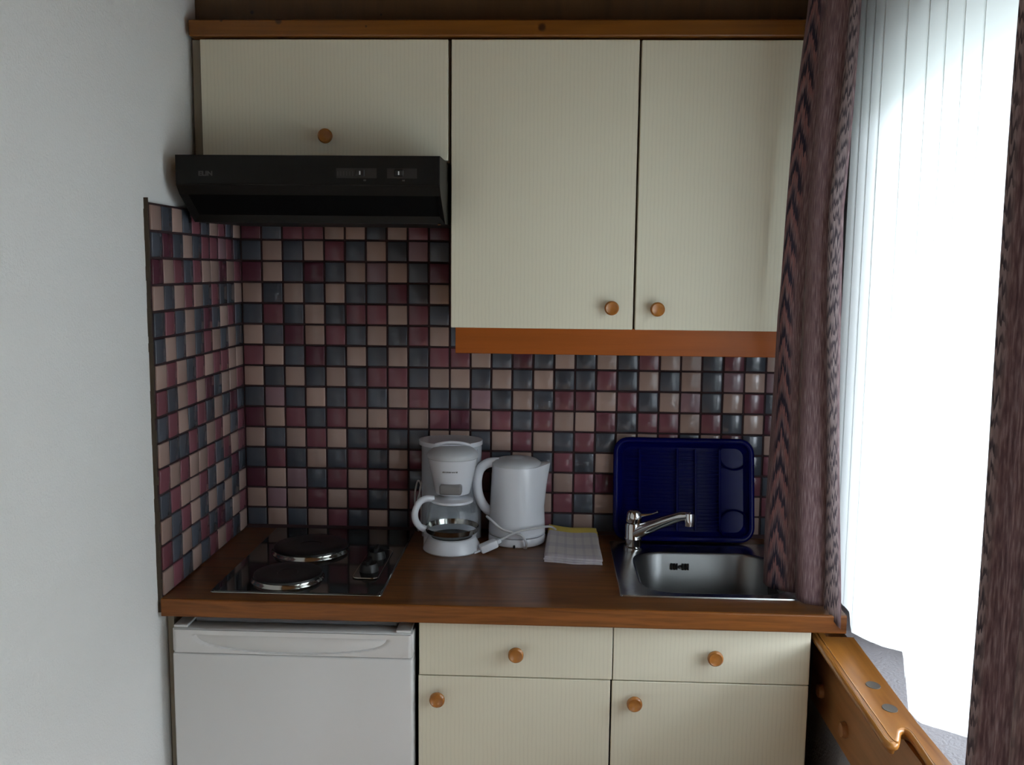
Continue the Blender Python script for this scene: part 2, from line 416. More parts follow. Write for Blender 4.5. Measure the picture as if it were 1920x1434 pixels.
structure('wall_front', box(B(), -0.12, 1.7, RY - 0.12, RY, FZ, CZ), M['ceiling_wood'], 'unseen wall behind the viewer, clad dark to lower the fill light', 'wall')  # dark cladding added to lower the fill light
def frame_x(x0, x1, y0, y1, z0, z1, w):
    b = B(); box(b, x0, x1, y0, y0 + w, z0, z1); box(b, x0, x1, y1 - w, y1, z0, z1)
    box(b, x0, x1, y0 + w, y1 - w, z0, z0 + w); box(b, x0, x1, y0 + w, y1 - w, z1 - w, z1); return b
win = structure('window_1', frame_x(1.55, 1.60, WY0, WY1, WZ0, WZ1, 0.05), M['frame_white'], 'bright window behind the white sheer curtain', 'window')
obj('pane', box(B(), 1.572, 1.576, WY0 + 0.05, WY1 - 0.05, WZ0 + 0.05, WZ1 - 0.05), M['pane'], win)
dr = structure('added_opening_1', frame_x(1.55, 1.60, DY0, DY1, FZ, DZ, 0.07), M['frame_white'], 'unseen glazed opening added to light the lower cabinets', 'door')  # unseen opening, added to bring low daylight onto the base cabinets
obj('pane', box(B(), 1.572, 1.576, DY0 + 0.07, DY1 - 0.07, FZ + 0.07, DZ - 0.07), M['pane'], dr)
# unseen overhang, added to dim daylight on the upper sheer
structure('added_overhang', box(B(), 1.64, 3.0, -3.6, 1.2, 1.16, 1.24), M['bulkhead'], 'unseen wooden overhang added to dim the top of the sheer', 'light blocker')

structure('ground', box(B(), 1.7, 60, -60, 60, -3.7, -3.5), mat('unseen_pale_ground', (0.31, 0.32, 0.30), 0.95, spec=0.1), 'unseen pale ground outside, added to cut light from below', 'ground')  # unseen plane added to temper the light rising from below
# tiled splashbacks: grout beds + single glazed tiles
PT = 0.052
bed_b = obj('grout_bed', box(B(), -0.006, 1.385, -0.001, 0.006, -0.002, 0.79), M['grout'], wall_back)
bed_l = obj('grout_bed', box(B(), -0.006, 0.001, -0.529, 0.006, -0.002, 0.782), M['grout'], wall_left)
def tile_mesh(m, name='tile'):
    b = B(); s = PT / 2 - 0.0022
    box(b, -s, s, -0.004, 0.002, -s, s, 0.0018, 2)
    me = bpy.data.meshes.new(name)
    bmesh.ops.recalc_face_normals(b, faces=b.faces[:])
    for f in b.faces: f.smooth = True
    b.to_mesh(me); b.free(); me.materials.append(m); return me
TMESH = {k: [tile_mesh(q) for q in v] for k, v in TM.items()}
BACK = {14: 'DUPPBBUBPDU', 13: 'UBUBPUBUMUB', 12: 'DBUDUBMBUDB', 11: 'BUBUBUUDUBU', 10: 'UPUBUPPBPUP', 9: 'BUDBPUBUPBU',
        8: 'PBUDUBUBUPPBUDUBUBUPBBUPUB', 7: 'BUBUBUPPUBBUBUBUUPUBUBUMBM', 6: 'UMUBUPUBPUUMUBUPPBPUBMUBPU',
        5: 'DBPUPBBPBPDBPUPBBPUPPBPUBD', 4: 'BUBPBUPUUBBUBPBUPUBBPUBPUB', 3: 'UPUBUPUBDUBPUBUPUBPUBUPBUP',
        2: 'DBMUPBPPUBUPBUPBPDBPUBUBPU', 1: 'BMBPBPUBPUBPUBBPUBUPBUPUBP', 0: 'UBUBPUBUDPUBPUPUBUBPUBUPBU'}
LEFT = {14: 'BUBUPUBPUB', 13: 'UDUBUPPMPU', 12: 'DBPUPBBDBP', 11: 'BUBPBUPUUB', 10: 'UPUBUDUBPU', 9: 'UBUBUPBUBU', 8: 'BPBUPBPPBB',
        7: 'PUBPBDUBBP', 6: 'UPBUPUBUDU', 5: 'BUUPUBPBUP', 4: 'PBPBBPUPBP', 3: 'UPBBPUBUDU', 2: 'BUPBUBUBUB', 1: 'PUBUPUDUBP', 0: 'BPUBUPBPUB'}
OFF = 0.0039
def put_tile(code, loc, rz, parent):
    o = bpy.data.objects.new('tile', random.choice(TMESH[code])); COL.objects.link(o)
    o.location = loc
    o.rotation_euler = (random.uniform(-0.012, 0.012), random.uniform(-0.006, 0.006), rz + random.uniform(-0.012, 0.012))
    o.parent = parent
for k, row in BACK.items():
    for i, c in enumerate(row):
        put_tile(c, (OFF + (i + 0.5) * PT, -0.001, (k + 0.5) * PT), 0, wall_back)
for k, row in LEFT.items():
    for i, c in enumerate(row):
        put_tile(c, (0.001, -(10 - i - 0.5) * PT - 0.004, (k + 0.5) * PT), PI / 2, wall_left)
bm = B()
for k in range(9):
    x0 = OFF + 26 * PT; box(bm, x0 + 0.002, 1.383, -0.005, 0.0, k * PT + 0.002, (k + 1) * PT - 0.002, 0.002)
tag(obj('cut_tile_strip', bm, TM['P'][0], wall_back), kind='stuff')
bm = B(); random.seed(3)
zz = -0.03
while zz < 0.78:
    h = random.uniform(0.012, 0.03); box(bm, -0.006, 0.0005 + random.uniform(0, 0.003), -0.5297 - random.uniform(0, 0.002), -0.527, zz, zz + h); zz += h
obj('grout_edge', bm, mat('old_grout_edge', (0.055, 0.04, 0.026), 0.9), wall_left)

# ------------------------------------------------------------------ wall cabinets
def knob(parent, x, y, z, axis='y', s=1.0):
    b = B(); prof = [(0.0075, 0), (0.007, 0.009), (0.0125, 0.0125), (0.0155, 0.017), (0.0152, 0.0215), (0.0125, 0.0245), (0.0115, 0.0238), (0.0001, 0.0236)]
    lathe(b, 0, 0, [(r * s, q * s) for r, q in prof], 28)
    bmesh.ops.rotate(b, cent=(0, 0, 0), matrix=Matrix.Rotation(PI / 2 if axis == 'y' else -PI / 2, 3, 'X' if axis == 'y' else 'Y'), verts=b.verts[:])
    bmesh.ops.translate(b, vec=(x, y, z), verts=b.verts[:])
    return obj('knob', b, M['knob'], parent, True, 35)
def door(name, parent, x0, x1, yf, z0, z1, t=0.018):
    return obj(name, box(B(), x0, x1, yf, yf + t, z0, z1, 0.0012), M['laminate'], parent)
YU = -0.295
c1 = thing('wall_cabinet', (0.28, -0.14, 0.886), 'short cream wall cabinet with one lift-up door directly above the cooker hood', 'cabinet')
obj('carcass', box(B(), 0.001, 0.553, -0.275, -0.006, 0.886, 1.139), M['carcass'], c1)
d = door('door', c1, 0.0245, 0.5505, YU, 0.889, 1.1365); knob(d, 0.293, YU, 0.936)
c2 = thing('wall_cabinet', (0.95, -0.14, 0.48), 'tall cream wall cabinet with two doors and an orange wooden valance', 'cabinet')
obj('carcass', box(B(), 0.558, 1.352, -0.2735, -0.006, 0.5375, 1.139), M['carcass'], c2)
d = door('door', c2, 0.5575, 0.9485, YU, 0.5355, 1.1365); knob(d, 0.902, YU, 0.582)
d = door('door', c2, 0.9535, 1.3515, YU, 0.5355, 1.1355); knob(d, 0.999, YU, 0.5805)
tag(obj('valance', box(B(), 0.5665, 1.345, -0.286, -0.268, 0.479, 0.5374, 0.001), M['valance'], c2), 'orange wooden strip below the doors')
bm = B(); box(bm, 0.0045, 1.374, -0.305, -0.242, 1.1405, 1.174, 0.003, 2)
tag(obj('cornice_board', bm, M['pine']), 'knotty honey pine cornice board running along the top of the wall cabinets', 'cornice')
bm = B(); 
structure('trim_2', box(B(), -0.004, 1.47, -0.24, -0.2, 1.1745, CZ - 0.001), M['bulkhead'], 'dark brown wooden boarding above the pine cornice board', 'boarding')

# ------------------------------------------------------------------ cooker hood
h = thing('cooker_hood', (0.286, -0.2, 0.753), 'dark brown cooker hood with two slide switches under the short cabinet', 'hood')
bm = B(); HX0, HX1 = 0.022, 0.5505
fs = prism_x(bm, [(-0.44, 0.881), (-0.44, 0.8225), (-0.4385, 0.8205), (-0.437, 0.819), (-0.4235, 0.8045), (-0.346, 0.7535), (-0.002, 0.760), (-0.002, 0.8855)], HX0, HX1)
under = [f for f in fs if abs(f.normal.z) >= 0 and all(abs(v.co.y + 0.4235) < 1e-4 or abs(v.co.y + 0.346) < 1e-4 for v in f.verts) and len(f.verts) == 4]
bmesh.ops.recalc_face_normals(bm, faces=bm.faces[:])
for f in under:
    r = bmesh.ops.inset_region(bm, faces=[f], thickness=0.016, depth=0)
    bmesh.ops.translate(bm, verts=f.verts[:], vec=(0, 0.006, 0.009)); f.material_index = 1
obj('body', bm, [M['hood'], M['filter']], h)
bm = B(); box(bm, HX0, HX1, -0.4408, -0.436, 0.8245, 0.881, 0.001); obj('fascia', bm, M['hood'], h)
bm = B(); box(bm, 0.345, 0.425, -0.4414, -0.44, 0.8375, 0.8565); box(bm, 0.446, 0.505, -0.4414, -0.44, 0.8375, 0.8565)
sw = obj('switch_panel', bm, mat('hood_switch_panel', (0.014, 0.0125, 0.011), 0.4), h)
for sx in (0.393, 0.470):
    s = obj('slide_switch', box(B(), sx - 0.009, sx + 0.009, -0.4465, -0.441, 0.8405, 0.8535, 0.0015), M['black'], h)
    obj('mark', box(B(), sx - 0.0012, sx + 0.0012, -0.4472, -0.4464, 0.8435, 0.8505), M['white_mark'], s)
    bm = B(); box(bm, sx + 0.006, sx + 0.011, -0.4413, -0.4405, 0.8318, 0.8348); obj('print', bm, M['hood_print'], h)
bm = B()
for k in range(6): box(bm, 0.347 + k * 0.006, 0.3485 + k * 0.006, -0.4418, -0.441, 0.842, 0.8505)
obj('switch_scale', bm, mat('hood_scale', (0.035, 0.033, 0.03), 0.5), h)
tag(obj('screw', box(B(), 0.535, 0.542, -0.352, -0.347, 0.7505, 0.7545, 0.001), M['chrome'], h), 'small bright screw at the right rear corner')
def text_obj(name, body, size, m, parent, mtx):
    cu = bpy.data.curves.new(name, 'FONT'); cu.body = body; cu.size = size; cu.extrude = 0.0004; cu.align_x = 'LEFT'; cu.offset = 0.0004
    t = bpy.data.objects.new(name, cu); COL.objects.link(t)
    bpy.context.view_layer.update()
    me = bpy.data.meshes.new_from_object(t); bpy.data.objects.remove(t); me.transform(mtx)
    me.materials.clear(); me.materials.append(m)
    o = bpy.data.objects.new(name, me); COL.objects.link(o); adopt(o, parent); return o
text_obj('lettering', 'ELIN', 0.0125, M['hood_print'], h, Matrix.Translation((0.068, -0.4412, 0.8405)) @ Matrix.Rotation(PI / 2, 4, 'X') @ Matrix.Scale(1.15, 4, (1, 0, 0)))

# ------------------------------------------------------------------ base units
YF = -0.515
def base_unit(x0, x1, dk, kk, label):
    t = thing('base_cabinet', ((x0 + x1) / 2, -0.25, FZ), label, 'cabinet')
    b_ = B(); box(b_, x0 + 0.001, x0 + 0.017, -0.494, -0.01, FZ + 0.1, -0.037); box(b_, x1 - 0.017, x1 - 0.001, -0.494, -0.01, FZ + 0.1, -0.037)
    box(b_, x0 + 0.017, x1 - 0.017, -0.494, -0.01, FZ + 0.1, FZ + 0.116); box(b_, x0 + 0.017, x1 - 0.017, -0.016, -0.01, FZ + 0.116, -0.037)
    box(b_, x0 + 0.017, x1 - 0.017, -0.494, -0.478, -0.17, -0.145)
    obj('carcass', b_, M['gap_shade'], t)
    obj('plinth', box(B(), x0 + 0.001, x1 - 0.001, -0.45, -0.43, FZ, FZ + 0.1), M['carcass'], t)
    dr_ = door('drawer', t, x0 + (0.001 if x0 < 0.6 else 0.0006), x1 - 0.0008, YF, -0.1525, -0.0375); knob(dr_, dk, YF, -0.0985 + (0.004 if x0 > 0.6 else 0))
    do = door('door', t, x0 - 0.0005, x1 - (0.0035 if x0 < 0.6 else 0.001), YF, FZ + 0.11, -0.1545); knob(do, kk, YF, -0.1965 + (0.003 if x0 > 0.6 else 0))
    return t
base_unit(0.5175, 0.907, 0.714, 0.557, 'cream base cabinet with drawer and door standing beside the small fridge')
base_unit(0.9075, 1.297, 1.107, 0.951, 'cream base cabinet with drawer and door below the sink')
tag(obj('end_panel', box(B(), 0.0005, 0.0125, -0.50, -0.01, FZ, -0.037), M['carcass']), 'narrow beige board filling the gap between white wall and fridge', 'panel')

# ------------------------------------------------------------------ fridge
f = thing('fridge', (0.264, -0.27, FZ), 'small white fridge with scooped door handle fitted under the worktop', 'fridge')
FX0, FX1 = 0.0215, 0.5085
obj('body', box(B(), FX0 + 0.004, FX1 - 0.004, -0.486, -0.03, FZ + 0.02, -0.066, 0.003), M['fridge_top'], f)
dd = obj('door', box(B(), FX0, FX1, -0.535, -0.49, FZ + 0.08, -0.1115, 0.005, 3), M['fridge'], f, True)
def scoop(u, v):
    x = FX0 + 0.003 + u * (FX1 - FX0 - 0.006)
    zs = [-0.1105, -0.109, -0.106, -0.1035, -0.101, -0.098, -0.095, -0.092, -0.089, -0.086, -0.083, -0.080, -0.077, -0.0742, -0.0728, -0.070, -0.0665, -0.0635, -0.062]
    z = zs[int(round(v * (len(zs) - 1)))]
    cx, hw = 0.263, 0.202
    q = abs(x - cx) / hw
    y = -0.535
    if z <= -0.0735 and q < 1:
        zb = -0.0735 - 0.034 * math.sqrt(max(0, 1 - q ** 2.2))
        if z > zb: y += 0.030 * math.sqrt(min(1, max(0, (z - zb) / 0.034))) * min(1, (1 - q) * 6)
    if z > -0.063: y += 0.003
    if z > -0.0624: y += 0.03
    e = min(u, 1 - u)
    if e < 0.006: y += 0.004
    return (x, y, z)
bm = grid(B(), 140, 19, scoop)
box(bm, FX0, FX1, -0.5305, -0.49, -0.1108, -0.0615, 0.002)
obj('handle', bm, M['fridge'], dd, True, 50)
for a, b_ in ((FX0 + 0.002, FX0 + 0.03), (FX1 - 0.035, FX1 - 0.004)):
    obj('hinge_cap', box(B(), a, b_, -0.528, -0.475, -0.0612, -0.0560, 0.0015, 2), M['fridge'], f)
obj('top_panel', box(B(), FX0 + 0.03, FX1 - 0.037, -0.486, -0.05, -0.0655, -0.056, 0.003), M['fridge_top'], f)

# ------------------------------------------------------------------ worktop
wt = thing('worktop', (0.68, -0.27, -0.0365), 'long brown oak-look worktop spanning fridge and base cabinets', 'worktop')
WE = 1.357; sx0, sx1, sy0, sy1 = 0.945, 1.307, -0.44, -0.10
bm = B()
box(bm, 0.002, sx0, -0.531, -0.006, -0.0365, 0); box(bm, sx1, WE, -0.531, -0.006, -0.0365, 0)
box(bm, sx0, sx1, -0.531, sy0, -0.0365, 0); box(bm, sx0, sx1, sy1, -0.006, -0.0365, 0)
obj('slab', bm, M['worktop'], wt)
bm = B(); prism_x(bm, [(-0.531, -0.0365), (-0.534, -0.0362), (-0.5355, -0.034), (-0.5355, -0.003), (-0.5345, -0.001), (-0.531, 0)], 0.002, WE)
tag(obj('front_edge', bm, M['worktop_lit_edge'], wt), 'front edge of the worktop with its lit tone painted in')
obj('seal_strip', (lambda b: (prism_x(b, [(-0.006, 0), (-0.014, 0), (-0.006, 0.008)], 0.002, WE), b)[1])(B()), M['grout'], wt)

# ------------------------------------------------------------------ hob
hb = thing('electric_hob', (0.262, -0.26, 0.0), 'dark mirror-finish electric hob with two round cooking plates', 'hob')
obj('surface', (lambda b: (prism_z(b, rrect(0.087, 0.437, -0.492, -0.022, 0.006, 4), 0.0, 0.0045, 0.0015, 1), b)[1])(B()), M['hob'], hb)
bm = B(); P_ = rrect(0.0865, 0.4375, -0.4925, -0.0215, 0.0065, 4)
tube(bm, [(x, y, 0.0012) for x, y in P_], 0.0012, 6, True); tag(obj('rim', bm, M['dark_steel'], hb), 'thin bright steel rim')
for (x, y, r) in ((0.2205, -0.203, 0.087), (0.2225, -0.404, 0.073)):
    pl = obj('hotplate', lathe(B(), x, y, [(r - 0.004, 0.010), (r - 0.001, 0.0125), (r - 0.0015, 0.0165), (r - 0.006, 0.0185), (r * 0.62, 0.0178), (r * 0.30, 0.0176), (r * 0.28, 0.0165), (0.001, 0.0165)], 56), M['hotplate'], hb, True, 30)
    tag(obj('collar', lathe(B(), x, y, [(r + 0.004, 0.0035), (r + 0.0035, 0.006), (r + 0.0005, 0.0085), (r - 0.0005, 0.0122), (r - 0.004, 0.0115), (r - 0.006, 0.005)], 56), M['dark_steel'], pl, True, 60), 'polished steel collar')
bm = B(); prism_z(bm, rrect(0.360, 0.412, -0.40, -0.20, 0.012, 5), 0.0045, 0.0075, 0.001, 1)
obj('switch_plate', bm, M['hob'], hb)
bm = B(); tube(bm, [(x, y, 0.0062) for x, y in rrect(0.359, 0.413, -0.401, -0.199, 0.0125, 5)], 0.0016, 6, True); obj('plate_rim', bm, M['dark_steel'], hb)
for y in (-0.262, -0.352):
    kb = obj('knob', lathe(B(), 0.386, y, [(0.021, 0.0075), (0.0205, 0.012), (0.0175, 0.022), (0.0165, 0.024), (0.001, 0.0245)], 30), M['black'], hb, True)
    obj('grip', box(B(), 0.3825, 0.3895, y - 0.019, y + 0.019, 0.022, 0.034, 0.002, 2), M['black'], kb)

# ------------------------------------------------------------------ sink, tap
sk = thing('sink', (1.125, -0.27, -0.14), 'small stainless steel inset sink with rounded basin below the right wall cabinet', 'sink')
bm = B(); n = 10
def loop(pts, z): return [bm.verts.new((x, y, z)) for x, y in pts]
BX0, BX1, BY0, BY1 = 0.972, 1.288, -0.43, -0.150
loops = [loop(rrect(0.924, 1.325, -0.4575, -0.072, 0.006, n), 0.0004), loop(rrect(0.9255, 1.3235, -0.456, -0.0735, 0.006, n), 0.003),
         loop(rrect(0.931, 1.318, -0.4505, -0.079, 0.006, n), 0.0022),
         loop(rrect(BX0 - 0.004, BX1 + 0.004, BY0 - 0.004, BY1 + 0.004, 0.075, n), 0.0022), loop(rrect(BX0, BX1, BY0, BY1, 0.072, n), 0.0012),
         loop(rrect(BX0 + 0.004, BX1 - 0.004, BY0 + 0.004, BY1 - 0.004, 0.07, n), -0.004), loop(rrect(BX0 + 0.009, BX1 - 0.009, BY0 + 0.009, BY1 - 0.009, 0.068, n), -0.10),
         loop(rrect(BX0 + 0.014, BX1 - 0.014, BY0 + 0.014, BY1 - 0.014, 0.064, n), -0.122), loop(rrect(BX0 + 0.03, BX1 - 0.03, BY0 + 0.03, BY1 - 0.03, 0.05, n), -0.134),
         loop(rrect(1.08, 1.18, -0.34, -0.24, 0.049, n), -0.138)]
for a, b in zip(loops, loops[1:]):
    m_ = len(a)
    for k in range(m_):
        f_ = bm.faces.new((a[k], a[(k + 1) % m_], b[(k + 1) % m_], b[k]))
        f_.material_index = 1 if loops.index(a) >= 4 else 0
bm.faces.new(loops[-1]).material_index = 1
so = obj('basin', bm, [M['steel'], M['basin_steel']], sk, True, 50)
bm = B()
ox, oy, oz = 1.086, -0.1625, -0.030
for k in (-3.1, -2.1, -1.1, 1.1, 2.1, 3.1): box(bm, ox + k * 0.0062 - 0.0016, ox + k * 0.0062 + 0.0016, oy - 0.0004, oy + 0.004, oz - 0.0075, oz + 0.0075)
obj('overflow_slots', bm, M['black'], sk)
bm = B(); lathe(bm, 0, 0, [(0.0045, 0), (0.004, 0.0015), (0.001, 0.002)], 16); bmesh.ops.rotate(bm, cent=(0, 0, 0), matrix=Matrix.Rotation(PI / 2, 3, 'X'), verts=bm.verts[:])
bmesh.ops.translate(bm, vec=(ox, oy, oz), verts=bm.verts[:]); obj('overflow_screw', bm, M['dark_steel'], sk)
obj('drain', lathe(B(), 1.13, -0.29, [(0.038, -0.1372), (0.034, -0.1355), (0.03, -0.137), (0.001, -0.1375)], 32), M['chrome'], sk, True)

tp = thing('mixer_tap', (0.979, -0.125, 0.0022), 'chrome single-lever mixer tap rising at the left rear corner of the sink', 'tap')
tx, ty = 0.979, -0.125
obj('body', lathe(B(), tx, ty, [(0.0235, 0.0022), (0.023, 0.007), (0.0198, 0.010), (0.0192, 0.0255), (0.0212, 0.0265), (0.0212, 0.029), (0.0205, 0.030), (0.0205, 0.060), (0.0185, 0.0645), (0.001, 0.0645)], 36), M['chrome'], tp, True, 35)
pts = spline([(tx + 0.006, ty - 0.004, 0.042), (1.012, -0.148, 0.061), (1.045, -0.170, 0.0815), (1.075, -0.189, 0.098), (1.090, -0.198, 0.1025), (1.099, -0.204, 0.1035)], 8)
nn = len(pts); obj('spout', tube(B(), pts, [0.0190 - 0.0080 * min(1, (i / nn) * 1.2) for i in range(nn)], 16, False, 0.9), M['chrome'], tp, True)
obj('aerator', lathe(B(), 1.098, -0.2035, [(0.0085, 0.081), (0.0105, 0.0815), (0.0105, 0.0895), (0.0112, 0.090), (0.0112, 0.107), (0.010, 0.1105), (0.006, 0.112), (0.001, 0.112)], 24), M['chrome'], tp, True, 35)
bm = B(); lathe(bm, 0, 0, [(0.0185, 0.0), (0.0198, 0.004), (0.0195, 0.019), (0.0175, 0.026), (0.012, 0.031), (0.001, 0.0325)], 32)
bmesh.ops.rotate(bm, cent=(0, 0, 0), matrix=Matrix.Rotation(0.10, 3, 'Y'), verts=bm.verts[:]); bmesh.ops.translate(bm, vec=(tx, ty, 0.0655), verts=bm.verts[:])
lv = obj('lever', bm, M['chrome'], tp, True, 35)
pts = spline([(tx + 0.008, ty - 0.004, 0.085), (1.002, -0.134, 0.0865), (1.018, -0.139, 0.090), (1.030, -0.143, 0.0955), (1.0345, -0.1445, 0.098)], 6)
nn = len(pts); obj('handle', tube(B(), pts, [0.0105 - 0.0065 * min(1, i / nn * 1.8) + (0.0035 if i / nn > 0.78 else 0) for i in range(nn)], 12, False, 0.6), M['chrome'], lv, True)

# ------------------------------------------------------------------ blue dish rack leaning on the tiles
rk = thing('dish_rack', (1.105, -0.07, 0.003), 'navy blue plastic dish drainer tray standing on edge against the tiles', 'dish rack')
RW, RH = 0.345, 0.254
rot = Matrix.Translation((0.9325, -0.068, 0.0035)) @ Matrix.Rotation(math.radians(-12.0), 4, 'X')
def rackobj(name, bm, parent, smooth=True):
    bmesh.ops.transform(bm, matrix=rot, verts=bm.verts[:]); return obj(name, bm, M['blue'], parent, smooth, 40)
# local: x along width, z up, -y outwards
bm = B(); R0 = rrect(0.0075, RW - 0.0075, 0.0075, RH - 0.0075, 0.03, 8)
tube(bm, [(x, -0.008, z) for x, z in R0], 0.0075, 10, True); rackobj('rim', bm, rk)
bm = B()
la = [bm.verts.new((x, -0.006, z)) for x, z in rrect(0.010, RW - 0.010, 0.010, RH - 0.010, 0.028, 8)]
lb = [bm.verts.new((x, 0.010, z)) for x, z in rrect(0.024, RW - 0.024, 0.024, RH - 0.024, 0.022, 8)]
for k in range(len(la)): bm.faces.new((la[k], la[(k + 1) % len(la)], lb[(k + 1) % len(la)], lb[k]))
bm.faces.new(lb); rackobj('tray', bm, rk)
bm = B(); zz = 0.034
while zz < RH - 0.03:
    box(bm, 0.03, 0.262, -0.0005, 0.0035, zz - 0.0019, zz + 0.0019, 0.001); zz += 0.0088
tag(rackobj('drainer_bars', bm, rk, False), kind='stuff')
for u in (0.066, 0.158, 0.203, 0.262):
    bm = B(); box(bm, u - 0.003, u + 0.003, -0.004, 0.0098, 0.027, RH - 0.027, 0.0015); rackobj('divider', bm, rk, False)
for (u, v) in ((0.298, 0.214), (0.298, 0.043)):
    bm = B(); lathe(bm, 0, 0, [(0.036, -0.010), (0.0385, 0.001), (0.0375, 0.003), (0.0345, 0.0), (0.033, -0.009)], 32, cap=False)
    bmesh.ops.rotate(bm, cent=(0, 0, 0), matrix=Matrix.Rotation(PI / 2, 3, 'X'), verts=bm.verts[:])
    bmesh.ops.translate(bm, vec=(u, 0.0, v), verts=bm.verts[:]); rackobj('cup_ring', bm, rk)

# ------------------------------------------------------------------ coffee maker and its carafe
cm = thing('coffee_maker', (0.545, -0.13, 0.0), 'white filter coffee maker standing to the left of the kettle', 'coffee maker')
ccx, ccy = 0.5465, -0.156
bm = B(); lathe(bm, ccx, ccy, [(0.066, 0.0), (0.0685, 0.003), (0.0675, 0.009), (0.060, 0.024), (0.056, 0.031), (0.054, 0.0325), (0.001, 0.0325)], 56)
obj('base', bm, M['white_plastic'], cm, True, 40)
bm = B(); prism_z(bm, rrect(0.475, 0.600, -0.15, -0.025, 0.02, 6), 0.0, 0.028, 0.003, 2); obj('foot', bm, M['white_plastic'], cm, True)
obj('warming_plate', lathe(B(), ccx, ccy, [(0.049, 0.0326), (0.049, 0.0338), (0.001, 0.0338)], 40), M['black'], cm)
bm = B(); prism_z(bm, rrect(0.4605, 0.6085, -0.088, -0.018, 0.033, 8), 0.0, 0.238, 0.004, 2); tw = obj('water_tank', bm, M['tank'], cm, True, 50)
tag(tw, 'smoky grey water tank')
bm = B()
for k in range(7): box(bm, 0.574 + k * 0.0042, 0.5757 + k * 0.0042, -0.0895 + max(0, k - 3) ** 2 * 0.0009, -0.07, 0.07, 0.225)
obj('tank_rib', bm, M['tank'], tw)
bm = B(); lathe(bm, ccx, -0.140, [(0.034, 0.131), (0.0405, 0.134), (0.044, 0.150), (0.052, 0.186), (0.0585, 0.216), (0.0595, 0.219), (0.001, 0.2195)], 56)
box(bm, ccx - 0.03, ccx + 0.03, -0.14, -0.06, 0.136, 0.216)
ho = obj('filter_holder', bm, M['white_plastic'], cm, True, 40)
bm = B(); lathe(bm, ccx, -0.139, [(0.060, 0.2195), (0.0605, 0.224), (0.058, 0.231), (0.048, 0.240), (0.03, 0.245), (0.001, 0.2465)], 48); obj('filter_lid', bm, M['lid_plastic'], cm, True, 60)
bm = B(); prism_z(bm, [(0.5345 + 0.0775 * math.cos(a), -0.072 + (0.058 if math.sin(a) > 0 else 0.072) * math.sin(a)) for a in [2 * PI * k / 48 for k in range(48)]], 0.2385, 0.249, 0.003, 2)
obj('tank_lid', bm, M['white_plastic'], cm, True, 50)
bm = B(); tube(bm, spline([(0.505, -0.138, 0.2475), (0.525, -0.145, 0.2535), (0.547, -0.148, 0.2555), (0.569, -0.145, 0.2535), (0.588, -0.138, 0.2475)], 6), 0.0035, 8); obj('lid_lip', bm, M['white_plastic'], cm, True)
bm = B(); box(bm, ccx - 0.026, ccx + 0.026, -0.197, -0.15, 0.139, 0.163, 0.005, 3); tag(obj('drip_window', bm, M['grey_window'], cm, True), 'grey window at the foot of the filter holder')
bm = B()
for k, w in enumerate((0.003, 0.002, 0.003, 0.0035, 0.002, 0.003, 0.002, 0.003)): box(bm, ccx - 0.018 + k * 0.0045, ccx - 0.018 + k * 0.0045 + w, -0.1975, -0.185, 0.1925, 0.1942)
obj('print', bm, M['grey_print'], cm)
pts = spline([(0.475, -0.022, 0.03), (0.455, -0.03, 0.02), (0.444, -0.04, 0.05), (0.442, -0.045, 0.10), (0.450, -0.05, 0.138), (0.458, -0.052, 0.125), (0.448, -0.05, 0.08), (0.447, -0.045, 0.04), (0.452, -0.05, 0.012), (0.459, -0.05, 0.05), (0.455, -0.05, 0.11), (0.463, -0.055, 0.145)], 8)
obj('cord', tube(B(), pts, 0.0022, 8), M['cord'], cm, True)

cf = thing('coffee_carafe', (ccx, ccy, 0.034), 'clear glass coffee jug with white lid and steel band inside the coffee maker', 'jug')
obj('glass_bowl', lathe(B(), ccx, ccy, [(0.001, 0.0345), (0.046, 0.0345), (0.053, 0.038), (0.060, 0.049), (0.0625, 0.062), (0.0632, 0.080), (0.061, 0.096), (0.055, 0.109), (0.047, 0.116), (0.0455, 0.120)], 56, cap=False), M['glass'], cf, True, 60)
bm = B(); lathe(bm, ccx, ccy, [(0.0600, 0.0445), (0.0612, 0.0445), (0.0640, 0.0565), (0.0630, 0.0565)], 56, cap=False); tag(obj('band', bm, M['dark_steel'], cf, True, 60), 'polished steel band around the jug')
obj('lid', lathe(B(), ccx, ccy, [(0.047, 0.1145), (0.0505, 0.117), (0.049, 0.1215), (0.034, 0.1255), (0.020, 0.127), (0.018, 0.1295), (0.001, 0.1305)], 48), M['white_plastic'], cf, True, 50)
pts = spline([(ccx - 0.042, ccy - 0.012, 0.1235), (0.488, -0.176, 0.1255), (0.473, -0.182, 0.118), (0.4635, -0.186, 0.098), (0.4635, -0.186, 0.078), (0.472, -0.182, 0.061), (0.485, -0.177, 0.0525)], 8)
obj('handle', tube(B(), pts, 0.0065, 12, False, 1.25), M['white_plastic'], cf, True)

